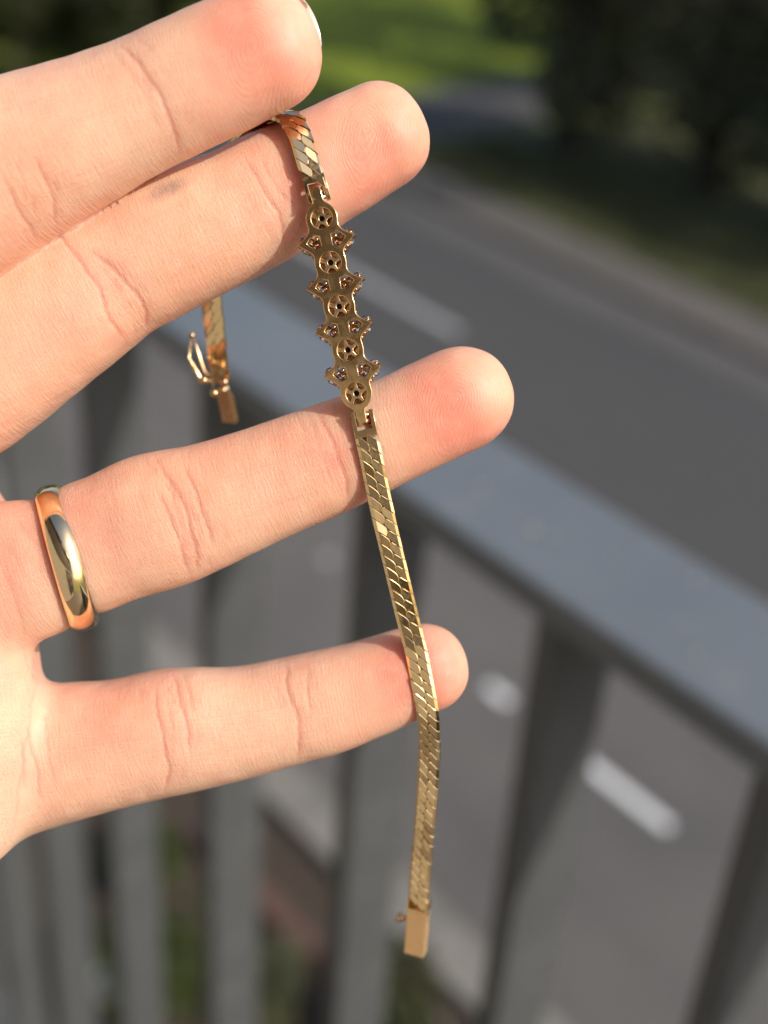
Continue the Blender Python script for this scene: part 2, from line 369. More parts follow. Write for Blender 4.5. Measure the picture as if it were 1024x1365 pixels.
def prep(fd):
    A = C(*fd['A'], fd['dA']); B = C(*fd['B'], fd['dB']); Ls = np.linalg.norm(B-A); a = (B-A)/Ls
    u = np.cross(np.array([0, 0, 1.]), a); u /= np.linalg.norm(u); v = np.cross(a, u)
    def conv(pts):
        out = []
        for (x, y) in pts:
            d = fd['dA']
            for _ in range(3):
                p = C(x, y, d); s = (p-A)@a; d = fd['dA']+(fd['dB']-fd['dA'])*s/Ls
            out.append((s, (C(x, y, d)-A)@u))
        return np.array(sorted(out))
    T = conv(fd['top']); Bo = conv(fd['bot'])
    s = np.linspace(-.01, Ls+.003, 240); ut = np.interp(s, T[:, 0], T[:, 1]); ub = np.interp(s, Bo[:, 0], Bo[:, 1])
    w = (ut-ub)/2; c = (ut+ub)/2
    s_end = min(T[-1, 0], Bo[-1, 0])            # last place where both outlines are known
    we = np.interp(s_end, s, w); ce = np.interp(s_end, s, c)
    m = s > s_end; w[m] = we; c[m] = ce
    def sm(q, k=5):
        ker = np.exp(-.5*(np.arange(-2*k, 2*k+1)/k)**2); ker /= ker.sum(); return np.convolve(np.pad(q, 2*k, 'edge'), ker, 'valid')
    cap = Ls-s_end
    if 'pinch' in fd:           # the ring presses in and the skin swells on both sides of it
        sr = (C(*fd['pinch'])-A)@a
        w = w*(1-.035*np.exp(-((s-sr)/.0016)**2)+.022*np.exp(-((s-sr-.0036)/.0016)**2)+.022*np.exp(-((s-sr+.0036)/.0016)**2))
    fd.update(A3=A, a=a, u=u, v=v, Ls=Ls, s=s, w=sm(w, 2), c=sm(c, 3), s0=s_end, cap=cap)
for fd in FING.values(): prep(fd)
def flocal(fd, P):
    q = P-fd['A3']; s = q@fd['a']; uu = q@fd['u']-np.interp(s, fd['s'], fd['c']); vv = q@fd['v']; return s, uu, vv
def fsdf(fd, P):
    s, uu, vv = flocal(fd, P)
    w = np.interp(s, fd['s'], fd['w']); h = w*fd['hr']
    cp = np.clip((s-fd['s0'])/fd['cap'], 0, None); cb = np.clip((-s)/.012, 0, None)
    # palm side slightly fuller than the back; fingertip pad bulges
    r = (np.abs(uu/w)**2.25+np.abs(vv/h)**2.25+cp**2.15+cb**2)
    return (r**(1/2.2)-1)*np.minimum(w, h)
def smin(a, b, k):
    h = np.clip(.5+.5*(b-a)/k, 0, 1); return b*(1-h)+a*h-k*h*(1-h)
PALM = np.array([C(x, y, .203)[:2] for x, y in [(-2, 680), (20, 760), (32, 850), (42, 925), (40, 1000), (22, 1075), (2, 1128), (-60, 1195), (-250, 1290), (-600, 1330), (-880, 1220), (-960, 900), (-930, 640), (-760, 470), (-520, 330), (-260, 250), (-150, 330), (-130, 420), (-110, 520), (-50, 610)]])
def poly_sdf(P, V):
    d = np.full(len(P), 1e9); sgn = np.ones(len(P)); n = len(V); j = n-1
    for i in range(n):
        e = V[j]-V[i]; w = P-V[i]; b = w-e*np.clip((w@e)/(e@e), 0, 1)[:, None]
        d = np.minimum(d, (b*b).sum(1))
        c1 = P[:, 1] >= V[i][1]; c2 = P[:, 1] < V[j][1]; c3 = e[0]*w[:, 1] > e[1]*w[:, 0]
        fl = (c1 & c2 & c3) | (~c1 & ~c2 & ~c3); sgn = np.where(fl, -sgn, sgn); j = i
    return sgn*np.sqrt(d)
def capsule(P, a, b, ra, rb, zs=1.0):
    ab = b-a; t = np.clip(((P-a)@ab)/(ab@ab), 0, 1); q = P-a-t[:, None]*ab; q = q*np.array([1, 1, zs])
    return np.sqrt((q*q).sum(1))-(ra+(rb-ra)*t)
def ellip(P, c, r):
    q = (P-c)/r; l = np.sqrt((q*q).sum(1)); return (l-1)*min(r)
def palm_sdf(P):
    r = .0085; d2 = poly_sdf(P[:, :2], PALM); zc = -.2055
    hz = .0125
    a = np.maximum(d2+r, 0); b = np.maximum(np.abs(P[:, 2]-zc)-hz+r, 0)
    f = np.sqrt(a*a+b*b)-r+np.minimum(np.maximum(d2+r, np.abs(P[:, 2]-zc)-hz+r), 0)
    # heel and thumb mounds, thumb, wrist
    f = smin(f, ellip(P, C(-560, 560, .197), (.030, .022, .014)), .008)
    f = smin(f, ellip(P, C(-480, 1090, .200), (.036, .017, .012)), .008)
    f = smin(f, ellip(P, C(-70, 985, .1995), (.0115, .0165, .0085)), .006)
    f = smin(f, ellip(P, C(-80, 800, .2005), (.0085, .011, .0085)), .006)
    t1 = C(-600, 480, .195); t2 = C(-470, 60, .180); t3 = C(-330, -240, .178)
    f = smin(f, capsule(P, t1, t2, .0135, .0098, 1.05), .008); f = smin(f, capsule(P, t2, t3, .0098, .0082, 1.05), .003)
    f = smin(f, capsule(P, C(-880, 890, .205), C(-1500, 960, .212), .027, .025, 1.45), .012)
    return f
def hand_sdf(P):
    fs = [fsdf(FING[k], P) for k in ('index', 'middle', 'ring', 'little')]
    pal = palm_sdf(P)
    f = fs[0]
    for q in fs[1:]: f = smin(f, q, .0006)
    return smin(f, pal, .0030)
# creases traced on the skin (pixels of the picture), with strength
CRE = [([(160, 60), (186, 86), (210, 120), (228, 160), (239, 203)], 1.0), ([(148, 66), (176, 100), (200, 140), (215, 180)], .35),
 ([(8, 243), (22, 275), (38, 300), (50, 325)], .8), ([(45, 208), (62, 240), (72, 270), (76, 302)], .8), ([(-10, 205), (0, 225), (8, 250)], .3),
 ([(330, 214), (350, 252), (371, 281), (382, 331)], .9), ([(348, 214), (366, 246), (384, 270)], .4), ([(390, 262), (394, 300)], .3),
 ([(75, 305), (88, 326), (111, 353), (132, 385), (147, 426), (170, 462)], .9), ([(117, 332), (152, 359), (182, 391), (194, 415), (198, 440)], 1.0), ([(132, 350), (156, 385), (172, 420)], .35),
 ([(424, 548), (444, 592), (459, 630), (466, 673)], .9), ([(412, 556), (428, 600), (440, 640)], .35), ([(444, 548), (456, 580)], .4),
 ([(207, 612), (236, 654), (252, 692), (261, 738), (266, 762)], 1.0), ([(247, 622), (262, 661), (274, 692), (284, 728)], .9), ([(208, 655), (226, 686), (237, 717), (254, 770)], .8), ([(222, 640), (240, 690), (248, 740)], .3),
 ([(383, 884), (380, 909), (395, 950), (400, 982), (397, 1012)], .95), ([(409, 890), (413, 950)], .55),
 ([(205, 915), (210, 947), (218, 988), (226, 1023), (219, 1056)], .9), ([(231, 900), (246, 952), (255, 1005)], .85), ([(222, 930), (234, 980)], .3),
 ([(36, 970), (48, 1017), (54, 1066)], .7), ([(60, 950), (62, 985), (70, 1045)], .45), ([(31, 985), (34, 1050)], .5),
 ([(30, 862), (39, 888), (47, 912), (41, 950), (34, 1000), (25, 1060), (14, 1120)], .45), ([(12, 680), (34, 706), (50, 730), (56, 770)], .35), ([(5, 720), (30, 760), (50, 800)], .3), ([(32, 850), (22, 800), (4, 760)], .4)]
_r = random.Random(21)
for pts, st in list(CRE):
    if st < .75: continue
    for k in range(5):      # short side folds next to every joint crease
        i = _r.randrange(len(pts)-1); a, b = pts[i], pts[i+1]; ox = _r.choice((-1, 1))*_r.uniform(7, 26); t0 = _r.uniform(-.2, .5); t1 = t0+_r.uniform(.4, .8)
        q = [(a[0]+(b[0]-a[0])*t+ox+_r.uniform(-2, 2), a[1]+(b[1]-a[1])*t-ox*.35) for t in (t0, (t0+t1)/2, t1)]
        CRE.append((q, _r.uniform(.15, .38)))
for a, b in (((40, 930), (190, 905)), ((70, 1000), (200, 985)), ((110, 720), (235, 690)), ((130, 770), (245, 740)), ((290, 640), (420, 600)), ((300, 700), (430, 655)), ((180, 300), (320, 240)), ((210, 380), (340, 320)), ((20, 460), (120, 410)), ((70, 180), (190, 130)), ((90, 240), (200, 190)), ((260, 960), (380, 940)), ((250, 1010), (380, 985)), ((-10, 150), (60, 130))):
    CRE.append(([a, ((a[0]+b[0])/2, (a[1]+b[1])/2+_r.uniform(-6, 6)), b], _r.uniform(.10, .2)))     # faint lengthwise lines
def crease_field(PX, P):
    """summed crease depth and wide redness for points seen at pixel PX (only the palm side)"""
    dep = np.zeros(len(P)); wide = np.zeros(len(P)); sc_ = (-P[:, 2])/FPX
    for pts, st in CRE:
        pts = np.array(pts, float)
        lo = pts.min(0)-30; hi = pts.max(0)+30
        m = np.where((PX[:, 0] > lo[0]) & (PX[:, 0] < hi[0]) & (PX[:, 1] > lo[1]) & (PX[:, 1] < hi[1]) & (P[:, 2] > -.2045))[0]
        if not len(m): continue
        q = PX[m]; best = np.full(len(m), 1e9); tt = np.zeros(len(m)); n = len(pts)-1
        q = q+np.stack([1.1*np.sin(q[:, 1]*.11+pts[0, 0])+.5*np.sin(q[:, 1]*.37), .5*np.sin(q[:, 0]*.31)], 1)
        for i in range(n):
            e = pts[i+1]-pts[i]; w = q-pts[i]; t = np.clip((w@e)/(e@e), 0, 1); b = np.sqrt(((w-e*t[:, None])**2).sum(1))
            k = b < best; best[k] = b[k]; tt[k] = (i+t[k])/n
        d = best*sc_[m]; amp = st*np.clip(np.minimum(tt, 1-tt)*6+.25, 0, 1)
        dep[m] += amp*(np.exp(-(d/.00026)**2)*.00013+np.exp(-(d/.0012)**2)*.00008)
        wide[m] += amp*(.8*np.exp(-(d/.00024)**2)+.30*np.exp(-(d/.0014)**2))
    return np.minimum(dep, .0006), np.minimum(wide, 1)
def px(P): d = -P[:, 2]; return np.stack([512+FPX*P[:, 0]/d, 682.5-FPX*P[:, 1]/d], 1)
def grad(fn, P, e=1e-4):
    g = np.empty_like(P)
    for i in range(3):
        o = np.zeros(3); o[i] = e; g[:, i] = (fn(P+o)-fn(P-o))/(2*e)
    return g
def surface_nets(fn, lo, hi, h):
    ax = [np.arange(lo[i], hi[i]+h, h) for i in range(3)]; n = [len(a) for a in ax]
    Vv = np.empty(n, np.float32)
    yy, zz = np.meshgrid(ax[1], ax[2], indexing='ij')
    # coarse pass decides which columns need the fine values
    step = 6
    cs = 5; ca = [np.arange(lo[i]+h*2, hi[i]+h*cs, h*cs) for i in range(3)]
    cp = np.stack(np.meshgrid(*ca, indexing='ij'), -1); cvv = fn(cp.reshape(-1, 3)).reshape(cp.shape[:3])
    near = np.repeat(np.repeat(np.repeat(cvv, cs, 0), cs, 1), cs, 2)[:n[0], :n[1], :n[2]]
    Vv[...] = near[:n[0], :n[1], :n[2]]
    for i0 in range(0, n[0], step):
        xs = ax[0][i0:i0+step]; k = len(xs)
        m = np.abs(Vv[i0:i0+step]) < h*cs*1.5+.0005
        P = np.empty((k, n[1], n[2], 3)); P[..., 0] = xs[:, None, None]; P[..., 1] = yy; P[..., 2] = zz
        if m.any(): Vv[i0:i0+step][m] = fn(P[m])
    S = Vv < 0
    acc = np.zeros((n[0]-1, n[1]-1, n[2]-1, 3), np.float32); cnt = np.zeros((n[0]-1, n[1]-1, n[2]-1), np.float32)
    cells = np.array([n[0]-1, n[1]-1, n[2]-1])
    faces_raw = []
    for axn in range(3):
        a, b = (axn+1) % 3, (axn+2) % 3
        sl0 = [slice(None)]*3; sl1 = [slice(None)]*3; sl0[axn] = slice(0, -1); sl1[axn] = slice(1, None)
        s0 = S[tuple(sl0)]; s1 = S[tuple(sl1)]; idx = np.argwhere(s0 != s1)
        i1 = idx.copy(); i1[:, axn] += 1
        v0 = Vv[tuple(idx.T)]; v1 = Vv[tuple(i1.T)]; t = v0/(v0-v1)
        pos = idx.astype(np.float32); pos[:, axn] += t
        quad = []
        for da, db in ((0, 0), (-1, 0), (-1, -1), (0, -1)):
            c = idx.copy(); c[:, a] += da; c[:, b] += db; quad.append(c)
            ok = ((c >= 0) & (c < cells)).all(1)
            np.add.at(acc, tuple(c[ok].T), pos[ok]); np.add.at(cnt, tuple(c[ok].T), 1)
        Q = np.stack(quad, 1); ok = ((Q >= 0) & (Q < cells)).all((1, 2)); Q = Q[ok]; fl = v0[ok] > 0
        Q[fl] = Q[fl][:, ::-1]; faces_raw.append(Q)
    act = cnt > 0; ids = -np.ones(cnt.shape, np.int64); ids[act] = np.arange(act.sum())
    pos = acc[act]/cnt[act][:, None]; P = np.array(lo)+pos*h
    Fq = np.concatenate([ids[Q[..., 0], Q[..., 1], Q[..., 2]] for Q in faces_raw])
    return P.astype(np.float64), Fq
def quads_to_mesh(name, P, Fq):
    me = bpy.data.meshes.new(name); me.vertices.add(len(P)); me.vertices.foreach_set('co', P.astype(np.float32).ravel())
    me.loops.add(Fq.size); me.loops.foreach_set('vertex_index', Fq.astype(np.int32).ravel())
    me.polygons.add(len(Fq)); me.polygons.foreach_set('loop_start', np.arange(0, Fq.size, 4, dtype=np.int32))
    me.update(calc_edges=True); me.validate(); return me
def lattice(P, sc_, seed):
    r = np.random.default_rng(seed); out = np.zeros(len(P))
    for k in range(7):
        d = r.normal(size=3); d /= np.linalg.norm(d); out += np.sin((P@d)*sc_*r.uniform(.6, 1.6)+r.uniform(0, 6.28))
    return out/4.0
def build_hand():
    P, Fq = surface_nets(hand_sdf, (-.178, -.090, -.2320), (.0225, .098, -.1600), .0005)
    for _ in range(2):
        f = hand_sdf(P); g = grad(hand_sdf, P); P = P-(f/np.maximum((g*g).sum(1), .25))[:, None]*g
    me = quads_to_mesh('skin', P, Fq)
    o = bpy.data.objects.new('tmp', me); COL.objects.link(o)
    sm_ = o.modifiers.new('s', 'SUBSURF'); sm_.levels = 1; sm_.render_levels = 1
    dg = bpy.context.evaluated_depsgraph_get(); me2 = bpy.data.meshes.new_from_object(o.evaluated_get(dg), depsgraph=dg)
    bpy.data.objects.remove(o); me2.name = 'skin'
    n = len(me2.vertices); co = np.empty(n*3, np.float32); me2.vertices.foreach_get('co', co); P = co.reshape(-1, 3).astype(np.float64)
    f = hand_sdf(P); g = grad(hand_sdf, P); gl = np.sqrt((g*g).sum(1)); N = g/np.maximum(gl, .1)[:, None]
    P = P-(f/np.maximum(gl, .5))[:, None]*N
    PX = px(P); dep, wide = crease_field(PX, P)
    P = P-N*(dep*np.clip(N[:, 2]*2, 0, 1))[:, None]+N*(.00010*lattice(P, 420, 3)+.00004*lattice(P, 1300, 5))[:, None]
    me2.vertices.foreach_set('co', P.astype(np.float32).ravel())
    # finger coordinates, fingerprint phase and tint masks
    F4 = [FING[k] for k in ('index', 'middle', 'ring', 'little')]
    dist = np.stack([fsdf(q, P) for q in F4], 1); own = dist.argmin(1); inf = dist.min(1) < .0012
    fc = np.zeros((n, 3)); pad = np.zeros(n); red = np.zeros(n)
    core = {0: (-8.5, -.8), 1: (-8.8, .6), 2: (-9.0, -.4), 3: (-7.6, 0)}
    for i, q in enumerate(F4):
        m = (own == i) & inf; s, uu, vv = flocal(q, P[m]); ds = (s-q['Ls'])*1000; u = uu*1000
        cs, cu = core[i]; a0 = ds-cs; b0 = u-cu; ca, sa = math.cos(.75), math.sin(.75)
        a = a0*ca+b0*sa; b = -a0*sa+b0*ca+.03*a*a*np.sign(-a)
        ph = np.sqrt(np.where(a > 0, (a*.9)**2, (a*.38)**2)+b**2+.02)
        wt = 1/(1+np.exp((a0+7.0)/1.1)); ph = ph*(1-wt)+wt*(7.5-a0*.75+.10*u+.02*u*u-3.5)
        ph = ph+.25*np.sin(.5*a+.3*b+i)+.15*np.sin(.9*b-.35*a)
        fc[m] = np.stack([ds+100*i, u, ph], 1)
        pad[m] = .38+.62/(1+np.exp((-ds-19)/1.5))
        red[m] = .52*np.exp(-((ds+8.5)/9.5)**2)*np.exp(-((u+1.5)/8)**2)+.22*np.exp(-((ds+2)/3)**2)
    pm = ~inf; fc[pm] = np.stack([P[pm, 0]*1000*1.0+500, P[pm, 1]*1000, 40+P[pm, 0]*900+2.0*np.sin(P[pm, 1]*200)], 1); pad[pm] = .38
    rr = lattice(P, 300, 11); red = red+.06+.5*rr*(.35+red)
    # flushed skin; the spots left of bracelet and ring are their shadows painted red
    for (x, y, r_, s_) in ((20, 760, 70, .55), (150, 960, 90, .35), (455, 600, 40, .55), (395, 240, 30, .5), (545, 890, 50, .65), (600, 560, 60, .35), (660, 300, 60, .3), (500, 240, 60, .3), (330, 110, 70, .35), (30, 430, 90, .2), (100, 700, 70, .3)):
        red += s_*np.exp(-((PX[:, 0]-x)**2+(PX[:, 1]-y)**2)/r_**2)*(P[:, 2] > -.206)
    red = np.clip(red, 0, 1)
    stain = np.exp(-(((PX[:, 0]-228)*.42+(PX[:, 1]-250)*.9)/10)**2-(((PX[:, 0]-224)*.9-(PX[:, 1]-250)*.42)/26)**2)*(P[:, 2] > -.206)*(own == 1)
    tex = np.clip(np.abs(dist.min(1)-.0012)/.0016, 0, 1); wb = np.clip((dist.min(1)+.0005)/.004, 0, 1); red = np.clip(red+.26*wb, 0, 1)
    for nm, arr in (('fcoord', fc), ('fmask', np.stack([red, wide, pad], 1)), ('fstain', np.stack([stain, tex, stain], 1))):
        at = me2.attributes.new(nm, 'FLOAT_VECTOR', 'POINT'); at.data.foreach_set('vector', arr.astype(np.float32).ravel())
    me2.polygons.foreach_set('use_smooth', np.ones(len(me2.polygons), bool))
    c0 = C(-300, 900, .205)
    root = place_root('hand', c0, label='open hand with spread fingers, palm to the viewer, holding up a gold bracelet', cat='hand')
    P2 = P-c0; me2.vertices.foreach_set('co', P2.astype(np.float32).ravel()); me2.update()
    o = bpy.data.objects.new('skin', me2); COL.objects.link(o); o.parent = root; me2.materials.append(M['skin'])
    # finger nails on the back of each finger
    for k, (kk, rollang, over) in enumerate((('index', 26, .0), ('middle', 0, -.0014), ('ring', 0, -.0018), ('little', 0, -.0014))):
        q = FING[kk]; V = []; Fc = []; ns, na = 14, 13
        for layer in (0, 1):
            for i in range(ns):
                s = q['Ls']-.0125+(.0125+over)*i/(ns-1)
                w = np.interp(s, q['s'], q['w']); c = np.interp(s, q['s'], q['c'])
                fr = i/(ns-1); span = 52*(1-.25*(2*fr-1)**6)
                drop = .0012*fr**3+.0022*fr**6
                for j in range(na):
                    a = math.radians(-90+rollang+span*(2*j/(na-1)-1)); rr_ = w*(1.005)+(.00035 if layer == 0 else 0)-drop*(1.0)-.0001
                    # elliptical section
                    p = q['A3']+q['a']*(s+.0006*(1-(2*j/(na-1)-1)**2)*(fr > .99))+q['u']*(c+math.cos(a)*rr_)+q['v']*(math.sin(a)*rr_*q['hr'])
                    V.append(p-c0)
        for layer in (0, 1):
            for i in range(ns-1):
                for j in range(na-1):
                    b = layer*ns*na+i*na+j; fq = (b, b+na, b+na+1, b+1); Fc.append(fq if layer else fq[::-1])
        H = ns*na
        for i in range(ns-1):
            Fc.append((i*na, (i+1)*na, H+(i+1)*na, H+i*na)); Fc.append((i*na+na-1, H+i*na+na-1, H+(i+1)*na+na-1, (i+1)*na+na-1))
        for j in range(na-1):
            b = (ns-1)*na+j; Fc.append((b, b+1, H+b+1, H+b)); Fc.append((j, H+j, H+j+1, j+1))
        mesh('fingernail', V, Fc, M['nail'], root, True)
    # knitted cuff over the wrist
    V = []; Fc = []; nn = 56
    prof = [(-1330, .0265), (-1322, .0285), (-1400, .0300), (-1800, .0330), (-2600, .040), (-3000, .041), (-3000, .002)]
    for i, (x, r_) in enumerate(prof):
        c = C(x, 900+(-x-900)*.11, .212+max(0, (-x-1500))*.00001)
        for k in range(nn):
            a = 2*math.pi*k/nn; rb = r_*(1+.018*(k % 2)); V.append(c-c0+np.array([0, math.cos(a)*rb, math.sin(a)*rb*.8]))
    for i in range(len(prof)-1):
        for k in range(nn): Fc.append((i*nn+k, i*nn+(k+1) % nn, (i+1)*nn+(k+1) % nn, (i+1)*nn+k))
    mesh('sleeve', V, Fc, M['knit'], root, True)
    return root

def skin_mat():
    N = NT('skin'); fc = N.n('ShaderNodeAttribute', attribute_name='fcoord'); fm = N.n('ShaderNodeAttribute', attribute_name='fmask'); fs = N.n('ShaderNodeAttribute', attribute_name='fstain')
    sep = N.n('ShaderNodeSeparateXYZ', {0: fc.outputs['Vector']}); ms = N.n('ShaderNodeSeparateXYZ', {0: fm.outputs['Vector']})
    red, cre, pad = ms.outputs[0], ms.outputs[1], ms.outputs[2]
    o = N.obj()
    n1 = N.noise(o, 95, 4, .55); n2 = N.noise(o, 420, 4, .6); n3 = N.noise(o, 45, 3, .5)
    pale, mid, rd = (.845, .54, .372), (.82, .455, .298), (.80, .28, .195)
    c = N.mix(N.ramp(n3, .38, .62), mid, pale)
    rr = N.math('ADD', red, N.math('MULTIPLY', N.math('SUBTRACT', n1, .5), 1.1)); rr = N.ramp(rr, .02, .98)
    c = N.mix(N.math('MULTIPLY', rr, .85), c, rd)
    c = N.mix(N.math('MULTIPLY', N.ramp(n2, .5, .75), .16), c, (.86, .62, .47))
    c = N.mix(N.math('MULTIPLY', N.ramp(n2, .5, .25), .16), c, (.70, .34, .24))
    c = N.mix(N.math('MULTIPLY', cre, .5), c, (.60, .20, .15))
    # fingerprint ridges
    warp = N.math('MULTIPLY', N.math('SUBTRACT', N.noise(fc.outputs['Vector'], .35, 3, .5), .5), 3.2)
    ph = N.math('MULTIPLY', N.math('ADD', sep.outputs[2], N.math('MULTIPLY', warp, .35)), 2*math.pi/.45)
    rid = N.math('SINE', ph); rid = N.math('MULTIPLY', rid, N.math('MULTIPLY', pad, N.ramp(N.noise(fc.outputs['Vector'], .9, 2), .25, .6)))
    # fine cross hatched skin lines on the middle and base segments
    v = fc.outputs['Vector']
    l1 = N.noise(N.mapping(v, (.16, 1.9, 0), (0, 0, .12)), 1.0, 3, .6); l2 = N.noise(N.mapping(v, (1.9, .2, 0), (0, 0, -.08)), 1.0, 3, .6)
    l1 = N.math('ABSOLUTE', N.math('SUBTRACT', l1, .5)); l2 = N.math('ABSOLUTE', N.math('SUBTRACT', l2, .5))
    lines = N.math('ADD', N.math('MINIMUM', l1, .09), N.math('MINIMUM', l2, .09))
    tex = N.n('ShaderNodeSeparateXYZ', {0: fs.outputs['Vector']}).outputs[1]
    pad = N.math('MULTIPLY', pad, tex); rid = N.math('MULTIPLY', rid, tex)
    inv = N.math('MULTIPLY', N.math('SUBTRACT', 1.15, pad), tex)
    hgt = N.math('ADD', N.math('MULTIPLY', rid, .17), N.math('MULTIPLY', N.math('MULTIPLY', lines, inv), 5.2))
    cell = N.n('ShaderNodeTexVoronoi', {'Vector': N.mapping(v, (1, 1.15, 0)), 'Scale': 2.1}, feature='DISTANCE_TO_EDGE')
    hgt = N.math('ADD', hgt, N.math('MULTIPLY', N.math('MULTIPLY', N.math('MINIMUM', cell.outputs[0], .25), inv), 1.1))
    hgt = N.math('ADD', hgt, N.math('MULTIPLY', n2, .12))
    c = N.mix(N.math('MULTIPLY', N.ramp(rid, .1, -.9), .2), c, (.60, .22, .16))
    c = N.mix(N.math('MULTIPLY', N.math('MULTIPLY', N.ramp(lines, .07, .0), inv), .35), c, (.66, .29, .21))
    c = N.mix(N.math('MULTIPLY', N.math('MULTIPLY', N.ramp(N.n('ShaderNodeSeparateXYZ', {0: fs.outputs['Vector']}).outputs[0], .1, 1.0), N.ramp(N.noise(o, 500, 4, .7), .25, .6)), .75), c, (.24, .20, .19))
    nrm = N.bump(hgt, .00010, .9)
    rough = N.math('ADD', .34, N.math('MULTIPLY', n2, .16))
    return N.P(col=c, rough=rough, normal=nrm, sss=.7, sssr=(1.0, .34, .19), ssss=.0038, spec=.5, ior=1.4)
M['skin'] = skin_mat()
N_ = NT('nail'); M['nail'] = N_.P(col=(.80, .68, .62), rough=.22, sss=.3, sssr=(1, .5, .4), ssss=.001)
M['knit'] = mottled('charcoal_knit', (.05, .05, .055), (.03, .03, .035), 300, .95, .0006, 1200)
hand_root = build_hand()

# ------------------------------------------------------------------ gold
def gold(name, base, rough, scratch=.5, bsc=2500):
    N = NT(name); o = N.obj()
    s1 = N.noise(N.mapping(o, (1, .12, 1), (0, 0, .6)), bsc, 3, .6); s2 = N.noise(o, bsc*.25, 3, .6)
    h = N.math('ADD', N.math('MULTIPLY', s1, .5), s2)
    r = N.math('ADD', rough, N.math('MULTIPLY', N.ramp(s2, .45, .7), .16))
    tar = N.ramp(N.noise(o, bsc*.12, 4, .65), .52, .8)
    c = N.mix(N.math('MULTIPLY', tar, .35), base, (base[0]*.72, base[1]*.58, base[2]*.45))
    return N.P(col=c, metal=1.0, rough=r, normal=N.bump(h, .000012*scratch))
M['gold'] = gold('yellow_gold', (.95, .68, .36), .09)
M['gold_brushed'] = gold('brushed_box_gold', (1.0, .66, .34), .5, 1.5)
M['gold_plate'] = gold('worn_yellow_gold', (.80, .52, .25), .09, .45)
M['gold_ring'] = gold('polished_ring_gold', (.94, .70, .42), .08, 1.0, 1400)
M['gold_rose'] = gold('reddish_gold', (.80, .54, .30), .22, .8)
M['gold_dark'] = gold('gap_shade_gold', (.09, .055, .025), .4)  # darkened to stand for the shade between the links
M['gold_inner'] = gold('reddish_gold_inside_setting', (.52, .27, .11), .24, .8)
M['gold_hole_shade'] = mottled('painted_hole_shade', (.012, .010, .008), (.03, .02, .012), 900, .7)  # near-black colour standing for shade deep in the hub hole
N_ = NT('diamond'); M['gem'] = N_.P(col=(1, .96, .95), rough=.0, trans=1.0, ior=2.2)

def catmull(pts, n=24):
    pts = np.array(pts, float); P = np.vstack([2*pts[0]-pts[1], pts, 2*pts[-1]-pts[-2]]); out = []
    for i in range(1, len(P)-2):
        for t in np.linspace(0, 1, n, endpoint=False):
            a, b, c, d = P[i-1], P[i], P[i+1], P[i+2]
            out.append(.5*((2*b)+(-a+c)*t+(2*a-5*b+4*c-d)*t*t+(-a+3*b-3*c+d)*t**3))
    out.append(P[-2]); return np.array(out)
def clear_of_hand(P, gap):
    P = P.copy()
    for _ in range(6):
        f = hand_sdf(P); g = grad(hand_sdf, P); g /= np.maximum(np.linalg.norm(g, axis=1), 1e-6)[:, None]
        m = f < gap; P[m] += g[m]*((gap-f[m]))[:, None]
    return P
def frames(path, normals):
    """resample by arc length; returns function s -> (pos, across, along(up the path), normal)"""
    seg = np.linalg.norm(np.diff(path, axis=0), axis=1); S = np.concatenate([[0], np.cumsum(seg)])
    def at(s):
        p = np.array([np.interp(s, S, path[:, i]) for i in range(3)])
        e = .0006; p1 = np.array([np.interp(min(s+e, S[-1]), S, path[:, i]) for i in range(3)]); p0 = np.array([np.interp(max(s-e, 0), S, path[:, i]) for i in range(3)])
        t = p1-p0; t /= np.linalg.norm(t); nn = np.array([np.interp(s, S, normals[:, i]) for i in range(3)])
        nn = nn-t*(nn@t); nn /= np.linalg.norm(nn); y = -t; x = np.cross(y, nn); return p, x, y, nn
    return at, S[-1]
def mat4(p, x, y, z):
    return Matrix(((x[0], y[0], z[0], p[0]), (x[1], y[1], z[1], p[1]), (x[2], y[2], z[2], p[2]), (0, 0, 0, 1)))
MM = .001
